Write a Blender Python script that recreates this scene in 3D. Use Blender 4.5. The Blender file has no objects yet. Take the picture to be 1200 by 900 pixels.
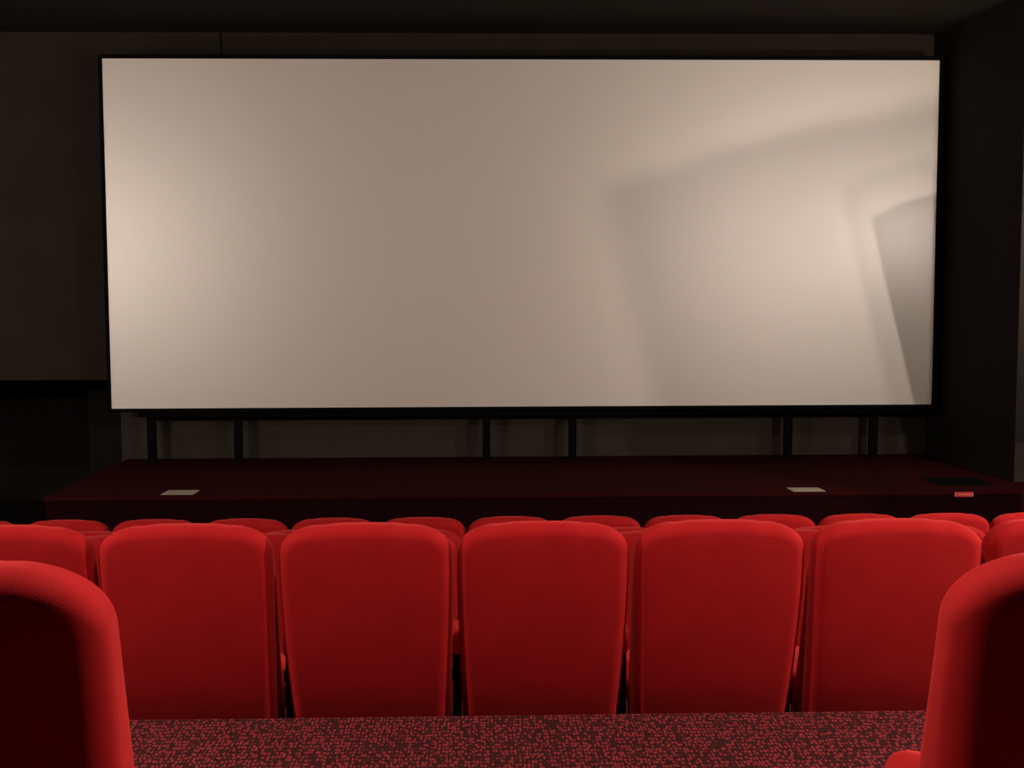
import bpy, bmesh, math, random
from mathutils import Vector, Matrix
random.seed(4)
S = bpy.context.scene
C = S.collection
PI = math.pi

# ------------------------------------------------------------------ materials
def lin(r, g, b):
    f = lambda c: (c/255/12.92) if c/255 <= .04045 else ((c/255+.055)/1.055)**2.4
    return (f(r), f(g), f(b), 1)

def new_mat(name, col, rough=.8, metallic=0, spec=.3):
    m = bpy.data.materials.new(name); m.use_nodes = True
    b = m.node_tree.nodes['Principled BSDF']
    b.inputs['Base Color'].default_value = col if len(col) == 4 else (*col, 1)
    b.inputs['Roughness'].default_value = rough
    b.inputs['Metallic'].default_value = metallic
    b.inputs['Specular IOR Level'].default_value = spec
    return m, m.node_tree, b

def coords(nt, scale=(1, 1, 1)):
    tc = nt.nodes.new('ShaderNodeTexCoord'); mp = nt.nodes.new('ShaderNodeMapping')
    mp.inputs['Scale'].default_value = scale
    nt.links.new(tc.outputs['Object'], mp.inputs['Vector'])
    return mp.outputs['Vector']

def noise(nt, vec, scale, detail=3):
    n = nt.nodes.new('ShaderNodeTexNoise')
    n.inputs['Scale'].default_value = scale; n.inputs['Detail'].default_value = detail
    nt.links.new(vec, n.inputs['Vector'])
    return n.outputs['Fac']

def ramp(nt, fac, stops):
    r = nt.nodes.new('ShaderNodeValToRGB')
    e = r.color_ramp.elements
    e[0].position, e[0].color = stops[0]
    e[1].position, e[1].color = stops[-1]
    for p, c in stops[1:-1]:
        x = e.new(p); x.color = c
    nt.links.new(fac, r.inputs['Fac'])
    return r.outputs['Color']

def bump(nt, b, h, strength, dist):
    n = nt.nodes.new('ShaderNodeBump')
    n.inputs['Strength'].default_value = strength; n.inputs['Distance'].default_value = dist
    nt.links.new(h, n.inputs['Height']); nt.links.new(n.outputs['Normal'], b.inputs['Normal'])

def mottled(name, c0, c1, scale, rough=.9, bs=0, bd=.002, stretch=(1, 1, 1), spec=.2):
    m, nt, b = new_mat(name, c0, rough, 0, spec)
    v = coords(nt, stretch); f = noise(nt, v, scale)
    nt.links.new(ramp(nt, f, [(.3, (*c0[:3], 1)), (.7, (*c1[:3], 1))]), b.inputs['Base Color'])
    if bs: bump(nt, b, f, bs, bd)
    return m

# red velvet of the seats
def velvet():
    m, nt, b = new_mat('red_velvet', (.4, .01, .012), .85, 0, .15)
    v = coords(nt)
    big = noise(nt, v, 7, 3)
    fine = noise(nt, v, 260, 2)
    col = ramp(nt, big, [(.25, (.47, .011, .014, 1)), (.75, (.56, .015, .019, 1))])
    nt.links.new(col, b.inputs['Base Color'])
    b.inputs['Sheen Weight'].default_value = .35
    b.inputs['Sheen Roughness'].default_value = .45
    b.inputs['Sheen Tint'].default_value = (1, .12, .1, 1)
    bump(nt, b, fine, .25, .0015)
    return m

# speckled carpet
def carpet():
    m, nt, b = new_mat('speckled_carpet', (.05, .01, .01), .95, 0, .1)
    v = coords(nt, (1, .42, 1))
    vo = nt.nodes.new('ShaderNodeTexVoronoi'); vo.feature = 'F1'
    vo.inputs['Scale'].default_value = 94; vo.inputs['Randomness'].default_value = .55
    nt.links.new(v, vo.inputs['Vector'])
    col = ramp(nt, vo.outputs['Distance'], [(.27, (.30, .034, .046, 1)), (.45, (.042, .011, .012, 1))])
    nt.links.new(col, b.inputs['Base Color'])
    return m

VELVET = velvet(); CARPET = carpet()
WALL = mottled('dark_wall_cloth', (.024, .0195, .0155), (.031, .025, .020), 3, .95, .1, .002)
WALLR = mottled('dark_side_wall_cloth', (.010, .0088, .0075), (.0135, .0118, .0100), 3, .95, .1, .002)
LOWWALL = mottled('grey_plaster_base_wall', (.040, .034, .027), (.050, .042, .034), 5, .95)
NIB = mottled('lit_nib_wall_cloth', (.045, .040, .036), (.055, .049, .044), 3, .95)  # side wall cloth paled to stand in for lamplight on the nib face
CEIL = mottled('dark_ceiling_paint', (.009, .0075, .0045), (.0115, .0095, .0060), 2, .95)
RECESS = mottled('black_recess_paint', (.013, .012, .0105), (.016, .0145, .0125), 4, .95)
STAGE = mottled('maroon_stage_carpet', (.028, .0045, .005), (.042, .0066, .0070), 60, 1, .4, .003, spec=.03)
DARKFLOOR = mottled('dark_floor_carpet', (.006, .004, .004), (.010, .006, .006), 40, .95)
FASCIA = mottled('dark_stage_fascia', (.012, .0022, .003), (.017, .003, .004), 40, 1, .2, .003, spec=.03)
BLACK, _, _ = new_mat('black_paint', (.0018, .0018, .0018), .8, 0, .08)
PLASTIC, _, _ = new_mat('black_plastic', (.004, .004, .004), .6, 0, .15)
METAL, _, _ = new_mat('dark_metal', (.03, .03, .03), .4, .8)
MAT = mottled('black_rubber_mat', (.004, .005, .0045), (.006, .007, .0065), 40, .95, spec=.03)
PAPER = mottled('white_paper', (.42, .36, .29), (.52, .45, .37), 30, .7)
SIGN = mottled('red_sign_enamel', (.80, .05, .07), (.88, .07, .09), 30, .4)
MARK, _, _ = new_mat('pale_sign_marks', (.85, .45, .45), .5)
DIMLENS, _, _b = new_mat('downlight_lens', (.8, .75, .7), .4)
_b.inputs['Emission Color'].default_value = (1, .80, .66, 1); _b.inputs['Emission Strength'].default_value = 3
CONE, _, _ = new_mat('speaker_cloth', (.01, .01, .01), .9)

def screen_mat():
    m, nt, b = new_mat('projection_screen_vinyl', (.66, .635, .59), SCREEN_ROUGH, 0, .5)
    out = nt.nodes['Material Output']
    d = nt.nodes.new('ShaderNodeBsdfDiffuse'); d.inputs['Color'].default_value = (.80, .78, .735, 1)
    g = nt.nodes.new('ShaderNodeBsdfGlossy'); g.inputs['Color'].default_value = (.84, .87, .91, 1)
    g.inputs['Roughness'].default_value = SCREEN_ROUGH
    mx = nt.nodes.new('ShaderNodeMixShader'); mx.inputs['Fac'].default_value = SCREEN_GLOSS
    nt.links.new(d.outputs[0], mx.inputs[1]); nt.links.new(g.outputs[0], mx.inputs[2])
    nt.links.new(mx.outputs[0], out.inputs['Surface'])
    nt.nodes.remove(b)
    return m
SCREEN_ROUGH = .42; SCREEN_GLOSS = .25
SCREEN = screen_mat()

def lamp_mat(name, power):
    m, nt, b = new_mat(name, (1, .9, .8))
    b.inputs['Emission Color'].default_value = (1, .80, .65, 1)
    b.inputs['Emission Strength'].default_value = power
    return m
LAMP = 10500
GLOBES = {k: lamp_mat(k, LAMP*v) for k, v in {'lit_globe_glass': 1.42, 'dimmed_globe_glass': .32, 'low_globe_glass': .60, 'faint_globe_glass': .18}.items()}

# ------------------------------------------------------------------ helpers
def obj(name, bm, mat, parent=None, smooth=False):
    bmesh.ops.recalc_face_normals(bm, faces=bm.faces)
    me = bpy.data.meshes.new(name); bm.to_mesh(me); bm.free()
    me.materials.append(mat)
    if smooth:
        for p in me.polygons: p.use_smooth = True
    o = bpy.data.objects.new(name, me); C.objects.link(o)
    o.parent = parent
    return o

def thing(name, label, cat, loc=(0, 0, 0), group=None):
    o = bpy.data.objects.new(name, None); C.objects.link(o)
    o.empty_display_size = .1
    o.location = loc; o['label'] = label; o['category'] = cat
    if group: o['group'] = group
    return o

def tag(o, label, cat, group=None):
    o['label'] = label; o['category'] = cat
    if group: o['group'] = group
    return o

def struct(name, bm, mat):
    o = obj(name, bm, mat); o['kind'] = 'structure'; return o

def add_box(bm, x0, x1, y0, y1, z0, z1, bev=0, seg=2):
    r = bmesh.ops.create_cube(bm, size=1)
    for v in r['verts']:
        v.co = Vector((x0+(v.co.x+.5)*(x1-x0), y0+(v.co.y+.5)*(y1-y0), z0+(v.co.z+.5)*(z1-z0)))
    if bev:
        es = list({e for v in r['verts'] for e in v.link_edges})
        bmesh.ops.bevel(bm, geom=es, offset=bev, segments=seg, affect='EDGES', profile=.5)
    return r['verts'] if not bev else None

def box(*a, **k):
    bm = bmesh.new(); add_box(bm, *a, **k); return bm

def prism_xy(pts, z0, z1):
    bm = bmesh.new()
    lo = [bm.verts.new((x, y, z0)) for x, y in pts]; hi = [bm.verts.new((x, y, z1)) for x, y in pts]
    bm.faces.new(lo[::-1]); bm.faces.new(hi)
    n = len(pts)
    for i in range(n): bm.faces.new((lo[i], lo[(i+1) % n], hi[(i+1) % n], hi[i]))
    return bm

def prism_yz(pts, x0, x1):
    bm = bmesh.new()
    lo = [bm.verts.new((x0, y, z)) for y, z in pts]; hi = [bm.verts.new((x1, y, z)) for y, z in pts]
    bm.faces.new(lo[::-1]); bm.faces.new(hi)
    n = len(pts)
    for i in range(n): bm.faces.new((lo[i], lo[(i+1) % n], hi[(i+1) % n], hi[i]))
    return bm

def pillow(outline, thick, r, bulge_r=0, bulge_f=0, seg=6, fills=6):
    """Upholstered slab: a closed convex outline in x,z, rounded over by r on both faces.
    Returns a bmesh with y from 0 (rear face) to thick (front face)."""
    bm = bmesh.new(); n = len(outline)
    cx = sum(p[0] for p in outline)/n; cz = sum(p[1] for p in outline)/n
    nrm = []
    for i in range(n):
        a = Vector(outline[i-1]); b = Vector(outline[(i+1) % n]); t = (b-a).normalized()
        nn = Vector((t.y, -t.x))
        if nn.dot(Vector((outline[i][0]-cx, outline[i][1]-cz))) < 0: nn = -nn
        nrm.append(nn)
    def ring(inset, y, s=1.0):
        out = []
        for i, (x, z) in enumerate(outline):
            px, pz = x-nrm[i].x*inset, z-nrm[i].y*inset
            px, pz = cx+(px-cx)*s, cz+(pz-cz)*s
            out.append(bm.verts.new((px, y, pz)))
        return out
    rings = []
    for k in range(fills, 0, -1):
        s = k/fills
        if k == fills: continue
        rings.append(ring(r, -bulge_r*(1-s*s), s))
    rings = rings[::-1]
    for k in range(seg+1):
        a = k/seg*PI/2
        rings.append(ring(r*(1-math.sin(a)), r*(1-math.cos(a))))
    for k in range(seg, -1, -1):
        a = k/seg*PI/2
        rings.append(ring(r*(1-math.sin(a)), thick-r*(1-math.cos(a))))
    for k in range(fills-1, 0, -1):
        s = k/fills
        rings.append(ring(r, thick+bulge_f*(1-s*s), s))
    for a, b in zip(rings, rings[1:]):
        for i in range(n): bm.faces.new((a[i], a[(i+1) % n], b[(i+1) % n], b[i]))
    c0 = bm.verts.new((cx, -bulge_r, cz)); c1 = bm.verts.new((cx, thick+bulge_f, cz))
    for i in range(n):
        bm.faces.new((rings[0][(i+1) % n], rings[0][i], c0))
        bm.faces.new((rings[-1][i], rings[-1][(i+1) % n], c1))
    return bm

def sphere(bm, c, r, u=24, v=14):
    bmesh.ops.create_uvsphere(bm, u_segments=u, v_segments=v, radius=r, matrix=Matrix.Translation(c))

def cyl(bm, p0, p1, r0, r1=None, n=16):
    p0, p1 = Vector(p0), Vector(p1); d = p1-p0
    q = d.to_track_quat('Z', 'Y').to_matrix().to_4x4()
    bmesh.ops.create_cone(bm, cap_ends=True, segments=n, radius1=r0, radius2=r0 if r1 is None else r1,
                          depth=d.length, matrix=Matrix.Translation((p0+p1)/2) @ q)

# ------------------------------------------------------------------ room
# floors: y is depth into the room, z = 0 the floor in front of the stage
SZ = .757                                                     # top of the stage
DL_Y, DL_W = 2.2, 205
ROWS = {'A': (3.62, 1.650), 'B': (4.86, 1.372), 'C': (6.10, 1.142), 'D': (7.35, .968)}
SEAT_H = .965
FZ = {k: v[1]-SEAT_H for k, v in ROWS.items()}
PZ = 1.065                                                    # platform of the cross aisle
XL, XR = -5.7, 4.75
zD = FZ['D']
struct('floor', box(XL, XR, 7.39, 14.0, -.3, zD), DARKFLOOR)
# terraces, each a solid step under its row
def step(y0, y1, z):
    return struct('seating_platform', box(XL, XR, y0, y1, -.3, z, bev=.006), CARPET)
step(-3.0, 3.640, PZ)
step(3.640, 4.895, FZ['A'])
step(4.895, 6.135, FZ['B'])
step(6.135, 7.39, FZ['C'])

ceil_z = 4.68
struct('ceiling', box(XL-.2, XR+.2, -3, 14.2, ceil_z, ceil_z+.2), CEIL)
# back wall behind the screen; to the left it hangs over a low opening
bm = bmesh.new()
OX = -3.34                                                    # edge of the opening
add_box(bm, OX, 4.7, 11.6, 11.8, 1.50, ceil_z)
add_box(bm, XL, OX, 11.6, 11.8, 1.50, ceil_z)
struct('wall_back', bm, WALL)
struct('wall_back_base', box(OX, 4.7, 11.6, 11.8, zD, 1.50), LOWWALL)
# panel joint above the screen
struct('trim_1', box(-2.345, -2.332, 11.594, 11.602, 1.5, ceil_z), BLACK)
# recess beyond the opening
bm = bmesh.new()
add_box(bm, -4.0, OX, 12.75, 12.9, zD, 1.9)
add_box(bm, XL, -4.0, 13.8, 14.0, zD, 1.9)
add_box(bm, -4.02, -3.98, 12.9, 13.8, zD, 1.9)
add_box(bm, OX, OX+.15, 11.8, 12.9, zD, 1.9)
struct('wall_recess', bm, RECESS)
# soffit of the recess
struct('trim_2', box(XL, OX+.15, 11.8, 14.0, 1.9, 2.0), RECESS)
struct('wall_left', box(XL-.2, XL, -3, 14.0, -.3, ceil_z), WALLR)
# right wall: a deep flank beside the screen, a nib, then the auditorium wall
struct('wall_right', box(XR, XR+.2, -3, 9.9, -.3, ceil_z), WALLR)
struct("trim_4", box(4.366, 4.75, 9.885, 9.9, SZ, ceil_z), NIB)
struct('wall_right_flank', prism_xy([(4.365, 9.9), (4.25, 11.6), (4.95, 11.6), (4.95, 9.9)], -.3, ceil_z), WALLR)
struct('wall_rear', box(XL-.2, XR+.2, -3.2, -3.0, -.3, ceil_z), WALLR)

# ------------------------------------------------------------------ stage

st = thing('stage', 'low maroon carpeted stage under the cinema screen', 'stage', (.5, 9.47, zD))
def local(o, root): o.location = -Vector(root.location); return o
pts = [(-3.335, 9.47), (4.245, 9.47), (4.245, 11.59), (-3.275, 11.59)]
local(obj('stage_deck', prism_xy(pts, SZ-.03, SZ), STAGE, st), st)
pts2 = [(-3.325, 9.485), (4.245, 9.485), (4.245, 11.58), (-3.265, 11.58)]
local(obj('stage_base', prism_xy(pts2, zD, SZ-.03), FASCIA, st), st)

# right end of the stage, split off as a filler strip along the flank wall
struct('stage_end_strip', prism_xy([(4.246, 9.47), (4.75, 9.47), (4.75, 9.9), (4.364, 9.9), (4.251, 11.59), (4.246, 11.59)], zD, SZ), STAGE)
# ------------------------------------------------------------------ screen
sx, sw = .4256, 7.463; sh = sw/2.405; szc = 2.35+.470
x0, x1, zb, zt = sx-sw/2, sx+sw/2, szc-sh/2, szc+sh/2
scr = thing('cinema_screen', 'large blank cream cinema screen in a black frame on six posts', 'screen', (sx, 11.2, SZ))
local(obj('screen_sheet', box(x0, x1, 11.20, 11.206, zb, zt), SCREEN, scr), scr)
bm = bmesh.new()
fw = .035
add_box(bm, x0-fw, x1+fw, 11.195, 11.26, zt, zt+fw)
add_box(bm, x0-fw, x1+fw, 11.195, 11.26, zb-fw, zb)
add_box(bm, x0-fw, x0, 11.195, 11.26, zb, zt)
add_box(bm, x1, x1+fw, 11.195, 11.26, zb, zt)
add_box(bm, x0, x1, 11.207, 11.25, zb, zt)
local(obj('screen_frame', bm, BLACK, scr), scr)
local(obj('crossbar', box(x0+.22, x1-.06, 11.26, 11.36, zb-.085, zb-.005), BLACK, scr), scr)
for x in (-2.995, -2.206, .071, .867, 2.874, 3.673):
    bm = bmesh.new()
    add_box(bm, x-.036, x+.036, 11.33, 11.39, SZ+.008, zb-.01)
    add_box(bm, x-.05, x+.05, 11.31, 11.41, SZ, SZ+.008)
    local(obj('post', bm, BLACK, scr), scr)

# ------------------------------------------------------------------ small things on the stage
p = obj('paper_sheet', prism_xy([(-2.462, 9.54), (-2.21, 9.535), (-2.205, 9.745), (-2.45, 9.75)], SZ, SZ+.003), PAPER)
tag(p, 'white paper sheet lying near the stage edge on the left', 'paper')
p = obj('paper_sheet', prism_xy([(2.452, 9.478), (2.70, 9.476), (2.69, 9.65), (2.44, 9.655)], SZ, SZ+.003), PAPER)
tag(p, 'white paper sheet lying on the stage edge on the right', 'paper')
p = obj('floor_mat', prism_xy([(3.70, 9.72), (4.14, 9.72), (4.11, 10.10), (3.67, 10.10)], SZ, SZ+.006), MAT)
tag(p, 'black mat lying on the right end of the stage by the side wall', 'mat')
sg = thing('stage_sign', 'small red sign fixed to the stage front at the far right', 'sign', (3.786, 9.470, .728))
obj('sign_plate', box(-.072, .072, -.010, 0, -.019, .019, bev=.002), SIGN, sg)
bm = bmesh.new()
add_box(bm, .062, .069, -.0115, -.0095, -.015, .015)
add_box(bm, -.069, -.062, -.0115, -.0095, -.015, .015)
for k in range(6):
    a = -.046+k*.0165
    add_box(bm, a, a+.009, -.0115, -.0095, -.004, .006)
obj('sign_marks', bm, MARK, sg)

# ------------------------------------------------------------------ seats
def back_outline():
    """Rear view outline of a backrest, x,z with z from the floor."""
    zb, zt = .20, SEAT_H
    hw = .2600
    pts = []
    N = 40
    # right half from the bottom centre up: rounded foot, side, rounded shoulder, crowned top
    wid = lambda z: hw-.012*max(0, (.80-z)/.6)**1.3 - .004*max(0, (z-.80)/.10)
    right = [(.06, zb), (.12, zb)]
    rb = .06; wb = wid(zb+rb)
    for k in range(9):
        a = -PI/2+k/8*PI/2
        right.append((wb-rb+rb*math.cos(a), zb+rb+rb*math.sin(a)))
    z0 = zb+rb; z1 = zt-.095
    for k in range(1, 14):
        z = z0+(z1-z0)*k/14
        right.append((wid(z), z))
    w1 = wid(z1)
    for k in range(0, 22):
        a = k/22*PI/2
        u = math.cos(a)**.55                       # 1 at the side, 0 at the middle
        zz = (1-u**5.2)**(1/2.1)
        right.append((w1*u, z1+.095*zz*(.86+.14*(1-u*u))))
    left = [(-x, z) for x, z in reversed(right)]
    return right+[(0, zt)]+left+[(0, zb)]

def rear_y(z):
    """Recline: rear face of the backrest, y grows toward the screen."""
    t = (SEAT_H-.04-z)
    return .10*t+.24*t*t if t > 0 else 0

def make_backrest(parent):
    bm = pillow(back_outline(), 1.0, .038, 0, 0, seg=7, fills=7)
    for v in bm.verts:
        u = v.co.y                    # 0..1 with round-over of .042 at both ends in unit depth
        z = v.co.z
        th = .100+.065*max(0, min(1, (.80-z)/.5))
        if u <= .5: y = u             # metric round-over kept on the rear
        else: y = th-(1-u)
        # metric: rear part u in 0...042
        yy = min(max(y, 0), th)
        f = yy/th
        # the rear face narrows downwards, the front stays broad
        k = max(0, min(1, (.90-z)/.65))**1.3
        v.co.x *= 1-.048*k*(1-f)
        crown = .010*(1-(v.co.x/.25)**2)*(1-f) if abs(v.co.x) < .25 else 0
        dip = .012*(1-(v.co.x/.25)**2)*f if abs(v.co.x) < .25 else 0
        if z > SEAT_H-.06: v.co.z -= .003*math.exp(-((abs(v.co.x)-.125)/.02)**2)
        v.co.y = rear_y(z)+yy-crown-dip
    return obj('backrest', bm, VELVET, parent, True)

def rounded_rect(hw, hh, r, n=6):
    out = []
    for cx, cz, a0 in ((hw-r, hh-r, 0), (-hw+r, hh-r, PI/2), (-hw+r, -hh+r, PI), (hw-r, -hh+r, 1.5*PI)):
        for k in range(n+1):
            a = a0+k/n*PI/2
            out.append((cx+r*math.cos(a), cz+r*math.sin(a)))
    return out

def make_cushion(parent):
    bm = pillow(rounded_rect(.235, .235, .05), .11, .035, .006, .016)
    rot = Matrix.Rotation(PI/2, 4, 'X')
    o = obj('seat_cushion', bm, VELVET, parent, True)
    o.matrix_local = Matrix.Translation((0, .50, .265)) @ rot
    return o

def make_armrest(parent, side, y0=.255, y1=.47, zr=.575, zf=.535, w=.018, xo=.2665, bev=.009):
    # padded arm, seen from the side: higher at the rear, rounded nose in front
    prof = [(y0, zr-.075), (y0, zr-.012), (y0+.012, zr), (y0+.12, zr), (y1-.04, zf), (y1-.012, zf-.012),
            (y1, zf-.04), (y1-.012, zf-.065), (y1-.05, zf-.075), (y0+.02, zr-.085)]
    bm = prism_yz(prof, side*xo-w, side*xo+w)
    bmesh.ops.bevel(bm, geom=list(bm.edges), offset=bev, segments=3, affect='EDGES', profile=.5, clamp_overlap=True)
    return obj('armrest', bm, VELVET, parent, True)

def make_support(parent, side, zt, y0=.275, y1=.47, w=.014, xo=.2665):
    x = side*xo
    bm = bmesh.new()
    prof = [(y0, .012), (y1-.05, .012), (y1-.05, .30), (y1, zt-.075), (y0+.01, zt-.075)]
    m = prism_yz(prof, x-w, x+w)
    me = bpy.data.meshes.new('tmp'); m.to_mesh(me); m.free(); bm.from_mesh(me); bpy.data.meshes.remove(me)
    add_box(bm, x-.018, x+.018, y0-.03, y1+.02, 0, .012)
    o = obj('support', bm, PLASTIC, parent)
    h = bmesh.new()
    cyl(h, (x-side*.014, .36, .40), (x-side*.030, .36, .40), .022)
    obj('hinge', h, METAL, o)
    return o

def make_seat(label, group, arm_zr=.575, sides=(1,), **arm):
    t = thing('theatre_armchair', label, 'chair', (0, 0, 0), group)
    make_backrest(t); make_cushion(t)
    for s in sides:
        make_armrest(t, s, zr=arm_zr, **arm); make_support(t, s, .575, y1=.44)
    # rear bracket tying the back to the support
    bm = bmesh.new()
    add_box(bm, -.225, .225, .355, .395, .285, .33, bev=.006)
    obj('seat_rail', bm, METAL, t)
    return t

def dup(root, loc, label, group):
    r = root.copy(); C.objects.link(r); r.location = loc; r['label'] = label; r['group'] = group
    for ch in list(root.children):
        c = ch.copy(); C.objects.link(c); c.parent = r
        for g in list(ch.children):
            d = g.copy(); C.objects.link(d); d.parent = c
    return r

ordn = ['first', 'second', 'third', 'fourth', 'fifth', 'sixth', 'seventh', 'eighth', 'ninth', 'tenth', 'eleventh', 'twelfth', 'thirteenth']
PITCH = .5335; X0 = .193
proto = None
def row(key, ks, labels, group):
    global proto
    y, top = ROWS[key]
    for i, k in enumerate(ks):
        loc = (X0+PITCH*k+random.uniform(-.002, .002)*(key == 'A'), y, FZ[key])
        if proto is None:
            proto = make_seat(labels[i], group); proto.location = loc; o = proto
        else:
            o = dup(proto, loc, labels[i], group)
        o.rotation_euler = (random.uniform(-.006, .006), 0, random.uniform(-.006, .006)*(key == 'A'))
    return

mid = ['red chair in the full row facing away, cut by the left picture edge',
       'red chair second from left in the wide row beyond the carpet, dark side showing',
       'red chair third from left in the wide row beyond the carpet',
       'red chair at the centre of the wide row beyond the carpet',
       'red chair third from right in the wide row beyond the carpet',
       'red chair second from right in the wide row, partly behind the near right chair',
       'red chair in the full row facing away, cut by the right picture edge']
row('A', range(-3, 4), mid, 'chairs in the wide row beyond the carpet')
row('B', range(-3, 4), ['red chair glimpsed through gaps, %s from left just beyond the wide row' % ordn[i] for i in range(7)],
    'chairs of the row just beyond the wide row')
row('C', range(-4, 5), ['mostly hidden red chair, %s from left in the row behind the foremost' % ordn[i] for i in range(9)],
    'chairs of the row just before the foremost row')
row('D', range(-6, 7), ['small distant red chair back, %s from the left in the foremost row by the stage' % ordn[i] for i in range(13)],
    'chairs of the foremost row by the stage')

near = make_seat('large red chair in the left foreground with a dark shaded back', 'two near chairs in the foreground', .60, (-1,), y1=.46, zf=.53)
near.location = (-.700, 1.43, PZ)
near = make_seat('large red chair in the right foreground with a dark shaded back', 'two near chairs in the foreground', .60, (1,), y1=.46, zf=.53)
near.location = (.831, 1.43, PZ)
# rounded padded elbow on the aisle side
bm = bmesh.new()
bmesh.ops.create_uvsphere(bm, u_segments=28, v_segments=18, radius=1)
sgn = lambda v, e: math.copysign(abs(v)**e, v)
for v in bm.verts:
    v.co = Vector((sgn(v.co.x, .8)*.030, sgn(v.co.y, .7)*.15, sgn(v.co.z, .8)*.055))
bm.transform(Matrix.Translation((-.228, .17, .600)) @ Matrix.Rotation(math.radians(-14), 4, 'X'))
obj('armrest', bm, VELVET, near, True)

# ------------------------------------------------------------------ wall sconces (outside the frame, they light the room)
def sconce(x, y, z, side, label, glass):
    wx = XR if side > 0 else XL
    t = thing('wall_sconce', label, 'lamp', (wx, y, z), 'wall sconces along the side walls')
    d = x-wx
    bm = bmesh.new(); add_box(bm, min(0, -side*.025), max(0, -side*.025), -.05, .05, -.09, .09, bev=.006)
    obj('back_plate', bm, METAL, t)
    bm = bmesh.new()
    cyl(bm, (-side*.02, 0, .06), (d, 0, .16), .006)
    cyl(bm, (d, 0, .165), (d, 0, .024), .004)
    obj('arm', bm, METAL, t)
    bm = bmesh.new(); sphere(bm, (d, 0, 0), .026)
    obj('globe', bm, GLOBES[glass], t, True)
for y, z, right, left, w in ((2.5, 3.02, 'lit', 'lit', 'level with the carpeted aisle'),
                             (4.5, 2.80, 'dimmed', 'dimmed', 'level with the row beyond the wide row'),
                             (6.67, 2.95, 'low', 'faint', 'level with the foremost row'),
                             (8.8, 2.95, 'faint', 'faint', 'nearest the stage')):
    sconce(4.563 if y == 6.67 else 4.55, y, z, 1, 'small lit globe sconce on the right wall, '+w, right+'_globe_glass')
    sconce(-5.5, y, z, -1, 'small lit globe sconce on the left wall, '+w, left+'_globe_glass')

# ------------------------------------------------------------------ downlights over the carpeted aisle
for x, w in ((-2.6, 'left of the aisle'), (.2, 'over the middle of the aisle'), (3.0, 'right of the aisle')):
    t = thing('ceiling_downlight', 'small round downlight in the dark ceiling '+w, 'lamp', (x, DL_Y, ceil_z), 'downlights over the carpeted aisle')
    bm = bmesh.new(); cyl(bm, (0, 0, -.012), (0, 0, 0), .085, .095, 28)
    obj('rim', bm, METAL, t)
    bm = bmesh.new(); cyl(bm, (0, 0, -.018), (0, 0, -.012), .055, .06, 24)
    obj('lens', bm, DIMLENS, t)
    ld = bpy.data.lights.new('downlight_beam', 'SPOT'); ld.energy = DL_W; ld.color = (1, .80, .66)
    ld.spot_size = math.radians(92); ld.spot_blend = .7; ld.shadow_soft_size = .05
    lo = bpy.data.objects.new('downlight_beam', ld); C.objects.link(lo); lo.parent = t; lo.location = (0, 0, -.08)

# ------------------------------------------------------------------ tilted surround speaker on the right wall, out of frame: it shades the screen
sp = thing('wall_speaker', 'black wall speaker tilted down on the right wall before the stage', 'speaker', (XR, 7.4, 3.0))
tilt = math.radians(14.5)
def tilted(bm):
    M = Matrix.Translation((4.0-XR, 0, 0)) @ Matrix.Rotation(tilt, 4, 'Y').inverted()
    bm.transform(M); return bm
bm = box(0, .62, 0, .30, -1.35, 0, bev=.012)
obj('cabinet', tilted(bm), PLASTIC, sp)
bm = box(-.012, 0, .02, .28, -1.33, -.02, bev=.004)
obj('grille', tilted(bm), CONE, sp)
bm = bmesh.new()
add_box(bm, .09, .36, .10, .20, 0, .034, bev=.006)
obj('handle', tilted(bm), METAL, sp)
bm = bmesh.new()
add_box(bm, -.16, 0, .12, .18, -.40, -.34); add_box(bm, -.02, 0, .05, .25, -.50, -.24)
obj('bracket', bm, METAL, sp)

# ------------------------------------------------------------------ world, camera, view
w = bpy.data.worlds.new('dark'); S.world = w; w.use_nodes = True
w.node_tree.nodes['Background'].inputs['Color'].default_value = (0, 0, 0, 1)
w.node_tree.nodes['Background'].inputs['Strength'].default_value = 0

pitch, yaw, roll, fl = .07801, .027256, -.0026745, 1450
f = Vector((math.sin(yaw)*math.cos(pitch), math.cos(yaw)*math.cos(pitch), -math.sin(pitch)))
rt = f.cross(Vector((0, 0, 1))).normalized(); up = rt.cross(f)
r2 = math.cos(roll)*rt+math.sin(roll)*up; u2 = -math.sin(roll)*rt+math.cos(roll)*up
cd = bpy.data.cameras.new('camera'); cam = bpy.data.objects.new('camera', cd); C.objects.link(cam)
cam.matrix_world = Matrix(((r2.x, u2.x, -f.x, 0), (r2.y, u2.y, -f.y, 0), (r2.z, u2.z, -f.z, 2.35), (0, 0, 0, 1)))
cd.sensor_width = 36; cd.lens = 36*fl/1200; cd.clip_start = .05
S.camera = cam
vs = S.view_settings
vs.view_transform = 'Standard'; vs.look = 'None'; vs.gamma = 1; vs.use_curve_mapping = False
vs.exposure = .08
